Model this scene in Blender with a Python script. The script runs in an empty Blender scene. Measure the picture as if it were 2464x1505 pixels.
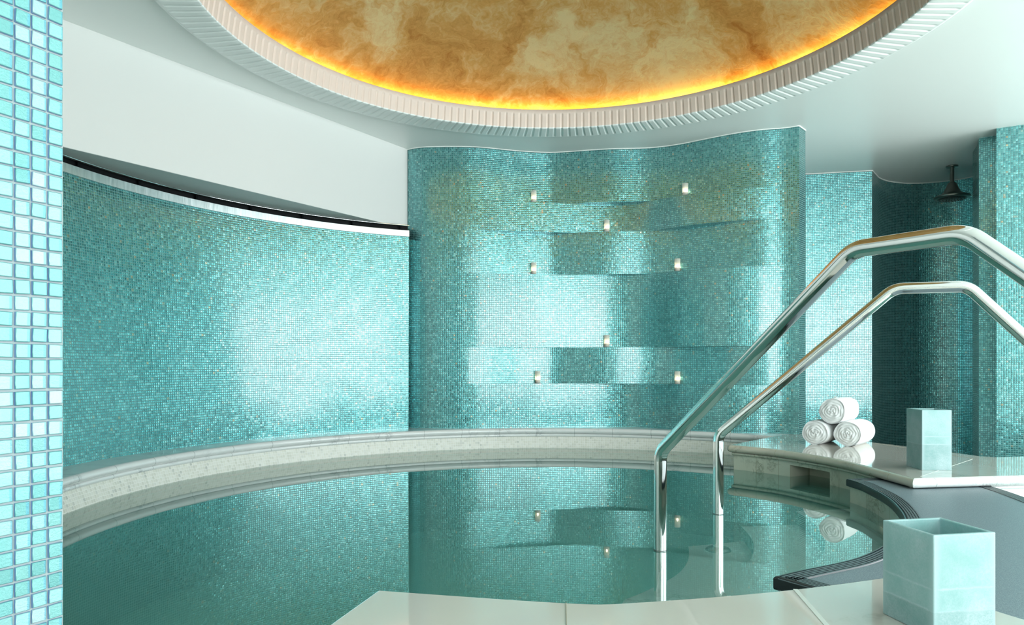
import bpy, bmesh, math, random
from mathutils import Vector
import numpy as np
random.seed(7); rng = np.random.default_rng(5)
S = bpy.context.scene
COL = S.collection
PI = math.pi

# ------------------------------------------------------------------ camera, world, exposure
FPX, HOR, CXP, ZC = 1700.0, 878.0, 1232.0, 0.66      # focal length and horizon in pixels of the 2464x1505 frame, eye height over the water
cam_d = bpy.data.cameras.new('camera'); cam = bpy.data.objects.new('camera', cam_d); COL.objects.link(cam)
cam.location = (0, 0, ZC); cam.rotation_euler = (PI/2, 0, 0)
cam_d.sensor_width = 36; cam_d.lens = FPX/2464*36; cam_d.shift_y = (HOR-752.5)/2464
cam_d.clip_start = 0.05
S.camera = cam
S.view_settings.view_transform = 'Standard'; S.view_settings.look = 'None'
S.view_settings.exposure = -0.70; S.view_settings.gamma = 1.0; S.view_settings.use_curve_mapping = False
S.cycles.use_denoising = True
S.cycles.max_bounces = 10; S.cycles.diffuse_bounces = 5; S.cycles.glossy_bounces = 5; S.cycles.transparent_max_bounces = 12
S.cycles.caustics_reflective = False; S.cycles.caustics_refractive = False
S.cycles.sample_clamp_indirect = 6

w = bpy.data.worlds.new('world'); S.world = w; w.use_nodes = True
w.node_tree.nodes['Background'].inputs[0].default_value = (0.80, 0.93, 1.0, 1)
w.node_tree.nodes['Background'].inputs[1].default_value = 1.0

def area(name, loc, aim, sx, sy, power, col):
    d = bpy.data.lights.new(name, 'AREA'); d.shape = 'RECTANGLE'; d.size = sx; d.size_y = sy
    d.energy = power; d.color = col
    o = bpy.data.objects.new(name, d); COL.objects.link(o); o.location = loc
    o.rotation_euler = (Vector(aim)-Vector(loc)).to_track_quat('-Z', 'Y').to_euler()
    return o
DAY = (0.90, 0.98, 1.0)
# daylight standing in the window openings of the right wall and of the wall behind the camera
area('daylight_right', (6.35, 1.3, 0.97), (0, 1.3, 0.97), 6.6, 2.6, 560, DAY)
area('daylight_rear', (3.4, -3.85, 0.97), (3.4, 0, 0.97), 5.2, 2.6, 540, DAY)

# ------------------------------------------------------------------ helpers
def P(x, y, z):                       # pixel of the photo -> point of the plane at height z
    Y = FPX*(ZC-z)/(y-HOR)
    return ((x-CXP)*Y/FPX, Y)
def cr(pts, n=8):                     # Catmull-Rom through plan points
    p = [np.array(q, float) for q in pts]; p = [2*p[0]-p[1]] + p + [2*p[-1]-p[-2]]
    out = []
    for i in range(1, len(p)-2):
        for k in range(n):
            t = k/n
            out.append(0.5*((2*p[i])+(-p[i-1]+p[i+1])*t+(2*p[i-1]-5*p[i]+4*p[i+1]-p[i+2])*t*t+(-p[i-1]+3*p[i]-3*p[i+1]+p[i+2])*t**3))
    out.append(p[-2]); return np.array(out)
def smooth(p, it):
    p = np.array(p, float)
    for _ in range(it):
        q = p.copy(); q[1:-1] = 0.25*p[:-2]+0.5*p[1:-1]+0.25*p[2:]; p = q
    return p
def arc(c, r, a0, a1, n):             # angles from +Y towards +X, degrees
    return np.array([(c[0]+r*math.sin(math.radians(a)), c[1]+r*math.cos(math.radians(a))) for a in np.linspace(a0, a1, n)])
def offset(pl, d):                    # shift a plan polyline to its left by d
    pl = np.array(pl, float); t = np.gradient(pl, axis=0); t /= np.linalg.norm(t, axis=1)[:, None]
    return pl + d*np.c_[-t[:, 1], t[:, 0]]
def moffset(pl, d):                   # the same with mitred corners
    pl = np.array(pl, float); t = np.diff(pl, axis=0); t /= np.linalg.norm(t, axis=1)[:, None]; nn = np.c_[-t[:, 1], t[:, 0]]
    a = np.vstack([nn[:1], nn]); b = np.vstack([nn, nn[-1:]]); m = a+b; m /= np.linalg.norm(m, axis=1)[:, None]
    return pl + m*(d/np.clip((m*a).sum(1), 0.35, 1))[:, None]
def alen(pl):
    pl = np.array(pl, float); return np.r_[0, np.cumsum(np.linalg.norm(np.diff(pl, axis=0), axis=1))]

class MB:                             # collects geometry, links it as ONE mesh object
    def __init__(s): s.v = []; s.f = []; s.uv = []; s.m = []; s.sm = []
    def face(s, idx, uv=None, m=0, sm=True):
        s.f.append(tuple(idx)); s.uv.append(uv if uv is not None else [(0, 0)]*len(idx)); s.m.append(m); s.sm.append(sm)
    def grid(s, G, U=None, V=None, m=0, sm=True, flip=False, closed=False):
        G = np.array(G, float); a, b = G.shape[:2]; o = len(s.v); s.v += [tuple(q) for q in G.reshape(-1, 3)]
        if U is None: U = np.r_[0, np.cumsum(np.linalg.norm(np.diff(G[:, 0], axis=0), axis=1))]
        if V is None: V = np.r_[0, np.cumsum(np.linalg.norm(np.diff(G[0], axis=0), axis=1))]
        U = np.array(U, float); V = np.array(V, float)
        if closed: U = np.r_[U, U[-1]+(U[1]-U[0])]
        for i in range(a if closed else a-1):
            i2 = (i+1) % a
            for j in range(b-1):
                q = [o+i*b+j, o+i2*b+j, o+i2*b+j+1, o+i*b+j+1]; uv = [(U[i], V[j]), (U[i+1], V[j]), (U[i+1], V[j+1]), (U[i], V[j+1])]
                if flip: q.reverse(); uv.reverse()
                s.face(q, uv, m, sm)
    def ribbon(s, pl, z0, z1, m=0, sm=True, flip=False, u0=0):
        pl = np.array(pl, float)
        G = np.stack([np.c_[pl, np.full(len(pl), z0)], np.c_[pl, np.full(len(pl), z1)]], 1)
        s.grid(G, alen(pl)+u0, [z0, z1], m, sm, flip)
    def strip(s, a, b, z, m=0, flip=False):
        a = np.array(a, float); b = np.array(b, float)
        G = np.stack([np.c_[a, np.full(len(a), z)], np.c_[b, np.full(len(b), z)]], 1)
        s.grid(G, alen(a), [0, float(np.linalg.norm(a-b, axis=1).mean())], m, False, flip)
    def poly(s, pl, z, m=0, up=True):
        o = len(s.v); s.v += [(q[0], q[1], z) for q in pl]; idx = list(range(o, o+len(pl)))
        ar = sum(pl[i][0]*pl[(i+1) % len(pl)][1]-pl[(i+1) % len(pl)][0]*pl[i][1] for i in range(len(pl)))
        if (ar > 0) != up: idx.reverse()
        s.face(idx, [(s.v[i][0], s.v[i][1]) for i in idx], m, False)
    def prism(s, pl, z0, z1, m=0, ms=None):
        pl = [tuple(q) for q in pl]
        ar = sum(pl[i][0]*pl[(i+1) % len(pl)][1]-pl[(i+1) % len(pl)][0]*pl[i][1] for i in range(len(pl)))
        if ar < 0: pl = pl[::-1]
        s.poly(pl, z1, m, True); s.poly(pl, z0, m, False)
        for i in range(len(pl)):
            a, b = pl[i], pl[(i+1) % len(pl)]; o = len(s.v)
            s.v += [(a[0], a[1], z0), (b[0], b[1], z0), (b[0], b[1], z1), (a[0], a[1], z1)]
            L = math.dist(a, b); s.face([o, o+1, o+2, o+3], [(0, z0), (L, z0), (L, z1), (0, z1)], m if ms is None else ms, False)
    def box(s, c, h, m=0):
        x, y, z = c; a, b, d = h
        s.prism([(x-a, y-b), (x+a, y-b), (x+a, y+b), (x-a, y+b)], z-d, z+d, m)
    def sweep(s, pl, prof, z, m=0, sm=True, caps=True):   # prof: (out, up) pairs; out = to the left of the path
        pl = np.array(pl, float); G = []
        for (o_, u_) in prof:
            q = offset(pl, o_); G.append(np.c_[q, np.full(len(pl), z+u_)])
        G = np.stack(G, 1); pr = np.array(prof, float); V = np.r_[0, np.cumsum(np.linalg.norm(np.diff(pr, axis=0), axis=1))]
        s.grid(G, alen(pl), V, m, sm)
        if caps:
            for e in (0, -1):
                o = len(s.v); s.v += [tuple(q) for q in G[e]]; s.face(range(o, o+len(prof)), None, m, False)
    def lathe(s, prof, c, n=32, m=0, sm=True):
        a = np.linspace(0, 2*PI, n, endpoint=False); G = np.array([[(c[0]+r*math.cos(t), c[1]+r*math.sin(t), c[2]+z) for r, z in prof] for t in a])
        V = [0]
        for i in range(1, len(prof)): V.append(V[-1]+math.dist(prof[i], prof[i-1]))
        s.grid(G, a*max(r for r, _ in prof), V, m, sm, closed=True)
    def tube(s, path, r, n=20, m=0):
        path = [Vector(q) for q in path]; up = None; G = []
        for i, q in enumerate(path):
            t = (path[min(i+1, len(path)-1)]-path[max(i-1, 0)]).normalized()
            if up is None: up = t.orthogonal().normalized()
            up = (up-t*up.dot(t)).normalized(); bt = t.cross(up)
            G.append([tuple(q+r*(math.cos(a)*up+math.sin(a)*bt)) for a in np.linspace(0, 2*PI, n+1)])
        s.grid(G, None, None, m, True)
        for e in (0, -1):
            o = len(s.v); s.v += G[e][:-1]; s.face(range(o, o+n), None, m, False)
    def build(s, name, mats, parent=None, loc=(0, 0, 0), merge=False, origin=None):
        me = bpy.data.meshes.new(name); V = np.array(s.v, float)
        if origin is not None: V = V-np.array(origin, float); loc = origin
        me.from_pydata([tuple(q) for q in V], [], s.f)
        uvl = me.uv_layers.new(name='UVMap'); flat = [c for f in s.uv for q in f for c in q]
        uvl.data.foreach_set('uv', flat)
        me.polygons.foreach_set('material_index', s.m); me.polygons.foreach_set('use_smooth', s.sm)
        for mt in (mats if isinstance(mats, (list, tuple)) else [mats]): me.materials.append(mt)
        if merge:
            bm = bmesh.new(); bm.from_mesh(me); bmesh.ops.remove_doubles(bm, verts=bm.verts, dist=1e-6)
            bmesh.ops.recalc_face_normals(bm, faces=bm.faces) if merge == 'n' else None
            bm.to_mesh(me); bm.free()
        me.update()
        o = bpy.data.objects.new(name, me); COL.objects.link(o); o.location = loc
        if parent: o.parent = parent
        return o
def tag(o, label, cat, group=None, kind=None):
    if label: o['label'] = label
    if cat: o['category'] = cat
    if group: o['group'] = group
    if kind: o['kind'] = kind
    return o
def struct(o, label=None, cat=None): o['kind'] = 'structure'; (label and tag(o, label, cat)); return o
def thing(name, loc, label, cat, group=None, rz=0):
    o = bpy.data.objects.new(name, None); COL.objects.link(o); o.location = loc; o.rotation_euler = (0, 0, rz)
    o.empty_display_size = 0.05
    return tag(o, label, cat, group)
def bevel(o, wd, seg=2, ang=35):
    b = o.modifiers.new('bevel', 'BEVEL'); b.width = wd; b.segments = seg; b.limit_method = 'ANGLE'; b.angle_limit = math.radians(ang)
    return o

# ------------------------------------------------------------------ materials
class NT:
    def __init__(s, name):
        s.mat = bpy.data.materials.new(name); s.mat.use_nodes = True; s.t = s.mat.node_tree
        s.b = s.t.nodes['Principled BSDF']; s.out = s.t.nodes['Material Output']
    def n(s, typ, **kw):
        nd = s.t.nodes.new(typ)
        for k, v in kw.items(): setattr(nd, k, v)
        return nd
    def l(s, a, b): s.t.links.new(a, b)
    def put(s, sock, v):
        if hasattr(v, 'is_linked') or hasattr(v, 'links'): s.l(v, sock)
        else: sock.default_value = v
    def math(s, op, a, b=None, c=None):
        nd = s.n('ShaderNodeMath', operation=op); s.put(nd.inputs[0], a)
        if b is not None: s.put(nd.inputs[1], b)
        if c is not None: s.put(nd.inputs[2], c)
        return nd.outputs[0]
    def vm(s, op, a, b=None, sc=None):
        nd = s.n('ShaderNodeVectorMath', operation=op); s.put(nd.inputs[0], a)
        if b is not None: s.put(nd.inputs[1], b)
        if sc is not None: s.put(nd.inputs['Scale'], sc)
        return nd.outputs[0]
    def mix(s, f, a, b, typ='RGBA'):
        nd = s.n('ShaderNodeMix', data_type=typ)
        i = {'RGBA': (6, 7, 2), 'FLOAT': (2, 3, 0), 'VECTOR': (4, 5, 1)}[typ]
        s.put(nd.inputs[0], f); s.put(nd.inputs[i[0]], a); s.put(nd.inputs[i[1]], b); return nd.outputs[i[2]]
    def noise(s, vec, scale, detail=3, rough=0.5, dist=0.0):
        nd = s.n('ShaderNodeTexNoise'); s.put(nd.inputs['Scale'], scale); nd.inputs['Detail'].default_value = detail
        nd.inputs['Roughness'].default_value = rough; nd.inputs['Distortion'].default_value = dist
        if vec is not None: s.l(vec, nd.inputs['Vector'])
        return nd
    def ramp(s, f, stops):
        nd = s.n('ShaderNodeValToRGB'); s.l(f, nd.inputs[0]); e = nd.color_ramp.elements
        while len(e) < len(stops): e.new(0.5)
        for k, (p, c) in enumerate(stops): e[k].position = p; e[k].color = (*c, 1) if len(c) == 3 else c
        return nd.outputs[0]
    def bump(s, h, strength, dist, normal=None):
        nd = s.n('ShaderNodeBump'); nd.inputs['Strength'].default_value = strength; nd.inputs['Distance'].default_value = dist
        s.l(h, nd.inputs['Height'])
        if normal is not None: s.l(normal, nd.inputs['Normal'])
        return nd.outputs[0]
    def uv(s): return s.n('ShaderNodeTexCoord').outputs['UV']
    def obj(s): return s.n('ShaderNodeTexCoord').outputs['Object']
    def set(s, **kw):
        for k, v in kw.items(): s.put(s.b.inputs[k.replace('_', ' ')], v)
def simple(name, col, rough=0.5, metal=0.0, **kw):
    t = NT(name); t.set(Base_Color=(*col, 1), Roughness=rough, Metallic=metal, **kw); return t.mat
def srgb(r, g, b): return tuple(((c/255)/12.92 if c/255 <= 0.04045 else ((c/255+0.055)/1.055)**2.4) for c in (r, g, b))

def mosaic(name, pitch, cols, grout, tilt=0.12, rough=0.25, metal=0.6, gw=0.075, coat=0.3, warp=0.25):
    t = NT(name); uv = t.uv()
    nz = t.noise(uv, 9.0, 2); off = t.vm('SCALE', t.vm('SUBTRACT', nz.outputs['Color'], (0.5, 0.5, 0.5)), sc=pitch*warp)
    n2 = t.noise(uv, 45.0, 1); off2 = t.vm('SCALE', t.vm('SUBTRACT', n2.outputs['Color'], (0.5, 0.5, 0.5)), sc=pitch*0.22)
    p = t.vm('SCALE', t.vm('ADD', t.vm('ADD', uv, off), off2), sc=1/pitch)
    cell = t.vm('FLOOR', p); fr = t.vm('SUBTRACT', p, cell)
    wn = t.n('ShaderNodeTexWhiteNoise', noise_dimensions='2D'); t.l(cell, wn.inputs['Vector'])
    cell2 = t.vm('ADD', cell, (37.3, 91.7, 0)); wn2 = t.n('ShaderNodeTexWhiteNoise', noise_dimensions='2D'); t.l(cell2, wn2.inputs['Vector'])
    sx = t.n('ShaderNodeSeparateXYZ'); t.l(fr, sx.inputs[0])
    dx = t.math('SUBTRACT', 0.5, t.math('ABSOLUTE', t.math('SUBTRACT', sx.outputs[0], 0.5)))
    dy = t.math('SUBTRACT', 0.5, t.math('ABSOLUTE', t.math('SUBTRACT', sx.outputs[1], 0.5)))
    d = t.math('MINIMUM', dx, dy)
    mr = t.n('ShaderNodeMapRange', interpolation_type='SMOOTHSTEP'); t.l(d, mr.inputs[0]); mr.inputs[1].default_value = gw*0.6; mr.inputs[2].default_value = gw*1.5
    face = mr.outputs[0]
    colr = t.ramp(wn.outputs['Value'], cols)
    big = t.noise(uv, 1.7, 3); colr = t.mix(t.math('MULTIPLY', big.outputs['Fac'], 0.35), colr, (*cols[0][1], 1))
    c = t.mix(face, (*grout, 1), colr)
    rnd = t.vm('SCALE', t.vm('SUBTRACT', wn2.outputs['Color'], (0.5, 0.5, 0.5)), sc=tilt)
    geo = t.n('ShaderNodeNewGeometry'); N = t.vm('NORMALIZE', t.vm('ADD', geo.outputs['Normal'], rnd))
    mr2 = t.n('ShaderNodeMapRange', interpolation_type='SMOOTHSTEP'); t.l(d, mr2.inputs[0]); mr2.inputs[1].default_value = 0.0; mr2.inputs[2].default_value = 0.3
    N2 = t.bump(mr2.outputs[0], 0.35, pitch*0.12, N)
    t.set(Base_Color=c, Metallic=t.math('MULTIPLY', face, metal), Roughness=t.mix(face, 0.8, t.math('ADD', rough, t.math('MULTIPLY', wn2.outputs['Value'], 0.12)), 'FLOAT'),
          Normal=N2, Coat_Weight=t.math('MULTIPLY', face, coat), Coat_Roughness=0.16, Coat_IOR=1.75)
    return t.mat
TEAL = [(0.0, srgb(60, 136, 140)), (0.3, srgb(78, 158, 160)), (0.75, srgb(100, 180, 181)), (0.985, srgb(138, 204, 204)), (1.0, srgb(184, 168, 130))]  # last stop, tan: the gold dome's reflection painted into a few tiles
M_tile = mosaic('glass mosaic teal', 0.0150, TEAL, srgb(112, 152, 150), tilt=0.11, rough=0.15, metal=0.86, coat=1.0)
M_white_mos = mosaic('marble mosaic cream', 0.0175, [(0, srgb(222, 222, 210)), (0.5, srgb(238, 237, 226)), (0.9, srgb(242, 242, 234)), (1, srgb(196, 198, 190))], srgb(246, 246, 240), tilt=0.03, rough=0.3, metal=0, gw=0.06, coat=0.2)

def marble(name, base, vein, rough=0.12, scale=2.2, seams=None, coat=0.6, seamcol=None, cloud=None):
    t = NT(name); ob = t.obj()
    wv = t.noise(ob, scale*0.7, 5, 0.6, 1.2)
    v = t.vm('ADD', ob, t.vm('SCALE', wv.outputs['Color'], sc=0.55))
    n1 = t.noise(v, scale, 6, 0.6)
    band = t.math('ABSOLUTE', t.math('SUBTRACT', n1.outputs['Fac'], 0.5))
    vf = t.ramp(band, [(0.0, (1, 1, 1)), (0.012, (0.35,)*3), (0.05, (0, 0, 0))])
    gate = t.ramp(t.noise(ob, scale*0.9, 2).outputs['Fac'], [(0.48, (0, 0, 0)), (0.66, (1, 1, 1))])
    vf = t.math('MULTIPLY', vf, gate)
    cl = t.noise(ob, scale*1.5, 4, 0.6)
    c = t.mix(t.math('MULTIPLY', cl.outputs['Fac'], 0.55), (*base, 1), (*(cloud or tuple(0.86*b for b in base)), 1))
    c = t.mix(t.math('MULTIPLY', vf, 0.75), c, (*vein, 1))
    if seams:
        s = t.n('ShaderNodeSeparateXYZ'); t.l(t.uv(), s.inputs[0])
        fr = t.math('FRACT', t.math('DIVIDE', s.outputs[0], seams)); dd = t.math('ABSOLUTE', t.math('SUBTRACT', fr, 0.5))
        sm = t.math('GREATER_THAN', dd, 0.5-0.0022/seams)
        c = t.mix(t.math('MULTIPLY', sm, 0.8), c, (*(seamcol or srgb(236, 236, 228)), 1))
    t.set(Base_Color=c, Roughness=rough, Coat_Weight=coat, Coat_Roughness=0.03)
    return t.mat
M_deck = marble('polished marble slab', srgb(224, 218, 208), srgb(176, 166, 146), rough=0.08, scale=1.6, cloud=srgb(206, 205, 196))
M_coping = marble('carrara coping', srgb(240, 242, 240), srgb(128, 138, 144), rough=0.18, scale=4.2, seams=0.30, seamcol=srgb(176, 182, 180), cloud=srgb(214, 219, 218))
M_roll = marble('veined marble roll', srgb(212, 208, 190), srgb(128, 112, 88), rough=0.15, scale=3.4, seams=0.31, seamcol=srgb(190, 180, 150))
M_riser = marble('veined marble riser', srgb(214, 216, 196), srgb(120, 120, 92), rough=0.2, scale=3.8, seams=0.15, seamcol=srgb(175, 172, 145))
M_tread = marble('submerged marble', srgb(252, 255, 252), srgb(170, 188, 178), rough=0.5, scale=2.5, coat=0)
M_paint = simple('white paint', srgb(243, 246, 243), 0.38)
M_beam = simple('white paint soft sheen', srgb(226, 227, 224), 0.45)
M_ring = simple('plaster with gold bounce', srgb(236, 216, 202), 0.5)  # pinkish tone: bounce light from the gold dome painted into the ring's face
M_steel = simple('polished steel', (0.80, 0.81, 0.80), 0.055, 1.0)
M_joint = simple('dark joint', (0.06, 0.07, 0.07), 0.4, 0.5)
M_gun = simple('brushed gunmetal', (0.26, 0.25, 0.23), 0.3, 1.0)
M_black = simple('black slot', (0.004, 0.005, 0.006), 0.6, Specular_IOR_Level=0.15)
M_rubber = simple('black nosing', (0.010, 0.016, 0.020), 0.28)
M_ridge = simple('grey nosing ridge', (0.11, 0.14, 0.15), 0.35)
M_floor = marble('floor marble', srgb(232, 238, 232), srgb(160, 165, 155), rough=0.2, scale=1.4)

def m_strip():
    t = NT('zinc strip'); uv = t.uv(); mp = t.n('ShaderNodeMapping'); t.l(uv, mp.inputs[0]); mp.inputs['Scale'].default_value = (1, 0.12, 1)
    n = t.noise(mp.outputs[0], 60, 3)
    t.set(Base_Color=t.ramp(n.outputs['Fac'], [(0.3, srgb(190, 200, 200)), (0.7, srgb(222, 228, 228))]), Metallic=0.9,
          Roughness=0.38, Normal=t.bump(n.outputs['Fac'], 0.25, 0.004)); return t.mat
M_strip = m_strip()
def m_gold():
    t = NT('gilded plaster'); ob = t.obj()
    d1 = t.noise(ob, 2.2, 4, 0.6); v = t.vm('ADD', ob, t.vm('SCALE', d1.outputs['Color'], sc=0.9))
    n1 = t.noise(v, 1.6, 8, 0.62, 0.7); n2 = t.noise(v, 14, 5, 0.7, 1.2)
    f = t.math('ADD', t.math('MULTIPLY', n1.outputs['Fac'], 0.78), t.math('MULTIPLY', n2.outputs['Fac'], 0.22))
    c = t.ramp(f, [(0.31, srgb(200, 126, 56)), (0.47, srgb(240, 190, 124)), (0.60, srgb(255, 234, 194))])
    t.set(Base_Color=c, Metallic=0.92, Roughness=t.mix(n1.outputs['Fac'], 0.42, 0.58, 'FLOAT'), Normal=t.bump(n2.outputs['Fac'], 0.18, 0.01)); return t.mat
M_gold = m_gold()
def emis(name, col, st):
    t = NT(name); t.set(Base_Color=(*col, 1), Emission_Color=(*col, 1), Emission_Strength=st); return t.mat
M_cove = emis('cove lamp', (1.0, 0.70, 0.16), 42.0)
M_basin = simple('submerged mosaic', srgb(126, 206, 192), 0.7)
M_flame = emis('candle flame', (1.0, 0.86, 0.55), 42.0)
def m_frost():
    t = NT('frosted glass'); t.set(Base_Color=(0.93, 0.95, 0.92, 1), Roughness=0.45, Subsurface_Weight=0.0)
    tr = t.n('ShaderNodeBsdfTranslucent'); tr.inputs[0].default_value = (0.97, 0.96, 0.92, 1)
    tp = t.n('ShaderNodeBsdfTransparent')
    m1 = t.n('ShaderNodeMixShader'); m1.inputs[0].default_value = 0.5; t.l(t.b.outputs[0], m1.inputs[1]); t.l(tr.outputs[0], m1.inputs[2])
    m2 = t.n('ShaderNodeMixShader'); m2.inputs[0].default_value = 0.5; t.l(m1.outputs[0], m2.inputs[1]); t.l(tp.outputs[0], m2.inputs[2])
    t.l(m2.outputs[0], t.out.inputs[0]); return t.mat
M_frost = m_frost()
M_wax = simple('candle wax', srgb(246, 240, 222), 0.4, Subsurface_Weight=0.3)
def m_water():
    t = NT('pool water'); ob = t.obj()
    n1 = t.noise(ob, 2.2, 1); n2 = t.noise(ob, 9, 1)
    h = t.math('ADD', t.math('MULTIPLY', n1.outputs['Fac'], 0.7), t.math('MULTIPLY', n2.outputs['Fac'], 0.08))
    nb = t.bump(h, 0.018, 0.02)
    fr = t.n('ShaderNodeFresnel'); fr.inputs[0].default_value = 1.34; t.l(nb, fr.inputs['Normal'])
    tp = t.n('ShaderNodeBsdfTransparent'); tp.inputs[0].default_value = (0.90, 1.0, 0.98, 1)
    gl = t.n('ShaderNodeBsdfGlossy'); gl.inputs['Roughness'].default_value = 0.012; t.l(nb, gl.inputs['Normal']); gl.inputs[0].default_value = (0.93, 0.97, 0.95, 1)
    mx = t.n('ShaderNodeMixShader'); t.l(t.math('MINIMUM', 1.0, t.math('MULTIPLY', fr.outputs[0], 1.45)), mx.inputs[0]); df = t.n('ShaderNodeBsdfDiffuse'); df.inputs[0].default_value = (*srgb(138, 214, 202), 1)
    tb = t.n('ShaderNodeMixShader'); tb.inputs[0].default_value = 0.22; t.l(tp.outputs[0], tb.inputs[1]); t.l(df.outputs[0], tb.inputs[2]); t.l(tb.outputs[0], mx.inputs[1]); t.l(gl.outputs[0], mx.inputs[2])
    t.l(mx.outputs[0], t.out.inputs[0]); return t.mat
M_water = m_water()
def m_towel():
    t = NT('terry cloth'); ob = t.obj(); n = t.noise(ob, 260, 3, 0.7); n2 = t.noise(ob, 14, 2)
    t.set(Base_Color=(*srgb(244, 246, 246), 1), Roughness=0.95, Sheen_Weight=0.4,
          Normal=t.bump(t.math('ADD', n.outputs['Fac'], t.math('MULTIPLY', n2.outputs['Fac'], 2.0)), 0.5, 0.004)); return t.mat
M_towel = m_towel()
def m_mat():
    t = NT('speckled rubber'); ob = t.obj(); n = t.noise(ob, 420, 2, 0.8)
    c = t.ramp(n.outputs['Fac'], [(0.35, srgb(92, 108, 116)), (0.55, srgb(124, 140, 147)), (0.75, srgb(165, 178, 182))])
    t.set(Base_Color=c, Roughness=0.42, Specular_IOR_Level=0.6, Normal=t.bump(n.outputs['Fac'], 0.3, 0.001)); return t.mat
M_mat = m_mat()
def m_lantern(name, h, lines):
    t = NT(name); tc = t.obj(); s = t.n('ShaderNodeSeparateXYZ'); t.l(tc, s.inputs[0])
    uv = t.uv(); su = t.n('ShaderNodeSeparateXYZ'); t.l(uv, su.inputs[0])
    nb = t.noise(tc, 9, 4, 0.6); nf = t.noise(tc, 230, 4, 0.8)
    zz = t.math('ADD', s.outputs[2], t.math('MULTIPLY', t.math('SUBTRACT', nb.outputs['Fac'], 0.5), 0.012))
    # frost grows inwards from the edges of each cast layer
    ed = t.math('MINIMUM', su.outputs[0], t.math('SUBTRACT', 1.0, su.outputs[0]))
    fe = t.math('SUBTRACT', 1.0, t.math('MULTIPLY', t.math('ADD', ed, t.math('MULTIPLY', t.math('SUBTRACT', nf.outputs['Fac'], 0.5), 0.10)), 5.0))
    fe = t.math('MULTIPLY', t.math('MAXIMUM', 0.0, fe), 0.6)
    f = fe
    for z in lines:
        dz = t.math('ABSOLUTE', t.math('SUBTRACT', zz, z)); g = t.math('SUBTRACT', 1.0, t.math('DIVIDE', t.math('ADD', dz, t.math('MULTIPLY', t.math('SUBTRACT', nf.outputs['Fac'], 0.5), 0.010)), 0.006))
        f = t.math('MAXIMUM', f, t.math('MULTIPLY', g, 0.6))
    cloud = t.ramp(nb.outputs['Fac'], [(0.30, (0.25,)*3), (0.7, (1.3,)*3)])
    f = t.math('MINIMUM', 1.0, t.math('MAXIMUM', 0.0, t.math('MAXIMUM', f, t.math('MULTIPLY', cloud, nf.outputs['Fac']))))
    low = t.math('LESS_THAN', zz, lines[0]); deep = t.mix(low, (*srgb(120, 172, 170), 1), (*srgb(98, 152, 150), 1))
    c = t.mix(t.math('MULTIPLY', f, 0.8), deep, (*srgb(208, 220, 226), 1))
    t.set(Base_Color=c, Roughness=0.38, Subsurface_Weight=0.25, Subsurface_Scale=0.02, Coat_Weight=0.15, Coat_Roughness=0.25)
    t.b.inputs['Subsurface Radius'].default_value = (0.35, 0.9, 0.85); return t.mat

# ------------------------------------------------------------------ key plan data (water at z = 0)
CP = (0.283, 3.332); RP = 2.262         # pool
CD = (0.245, 3.38)                      # dome
Z_CEIL = ZC+1.73; Z_COP = 0.156; Z_PLAT = 0.113; Z_FL = -0.5; Z_BAS = -0.62

# ceiling with its round opening
RO = 1.93
mb = MB(); n = 128
ring = [(CD[0]+RO*math.sin(2*PI*k/n), CD[1]+RO*math.cos(2*PI*k/n)) for k in range(n)]
def sq(a):
    s_, c_ = math.sin(a), math.cos(a); x0, x1, y0, y1 = -3.4-CD[0], 6.6-CD[0], -4.1-CD[1], 7.3-CD[1]
    k = min([v for v in ((x1/s_ if s_ > 1e-9 else 9e9), (x0/s_ if s_ < -1e-9 else 9e9), (y1/c_ if c_ > 1e-9 else 9e9), (y0/c_ if c_ < -1e-9 else 9e9))])
    return (CD[0]+k*s_, CD[1]+k*c_)
for k in range(n):
    a, b = ring[k], ring[(k+1) % n]; c, d = sq(2*PI*(k+1)/n), sq(2*PI*k/n); o = len(mb.v)
    mb.v += [(*a, Z_CEIL), (*b, Z_CEIL), (*c, Z_CEIL), (*d, Z_CEIL)]
    mb.face([o, o+1, o+2, o+3], None, 0, False)
for (x, y) in ((-3.4, -4.1), (6.6, -4.1), (6.6, 7.3), (-3.4, 7.3)):     # fill the corners of the fan
    pass
ceil = struct(mb.build('ceiling', M_paint)); 
mb = MB(); mb.box((1.6, 1.6, Z_CEIL+1.3), (5.0, 5.7, 0.05)); struct(mb.build('trim_7', M_paint))

# fluted ring round the opening
NF, PER = 213, 16
RA, RB = 1.713, 1.694; ZA, ZB = ZC+1.703, ZC+1.830
prof = [(1.945, Z_CEIL+0.002, 0, 0), (1.925, Z_CEIL-0.016, 0, 0), (1.905, ZA, 0, 0), (1.897, ZA, 0, .2), (1.889, ZA, 0, .7), (1.880, ZA, 0, 1), (1.85, ZA, 0, 1), (1.80, ZA, 0, 1), (1.75, ZA, 0, 1),
        (RA+.006, ZA, 0, 1), (RA+.001, ZA+.002, .7, .7), (RA, ZA+.008, 1, 0)]
for k in range(6):
    z = ZA+0.015+k*0.0155; prof.append((RA-(z-ZA)*0.15, z, 1, 0))
prof += [(RB+.0025, ZA+.098, .8, 0), (RB+.0015, ZA+.102, .25, 0), (RB+.0012, ZA+.105, 0, 0), (RB, ZB, 0, 0), (RB+.004, ZB+.004, 0, 0), (RB+.05, ZB+.004, 0, 0), (RB+.055, ZB-.03, 0, 0), (RB+.16, ZB-.03, 0, 0)]
depth = [0, 0, .6, .92, 1, .92, .6, 0, 0, 0, 0, 0, 0, 0, 0, 0]; GD = 0.0055
G = []
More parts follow.
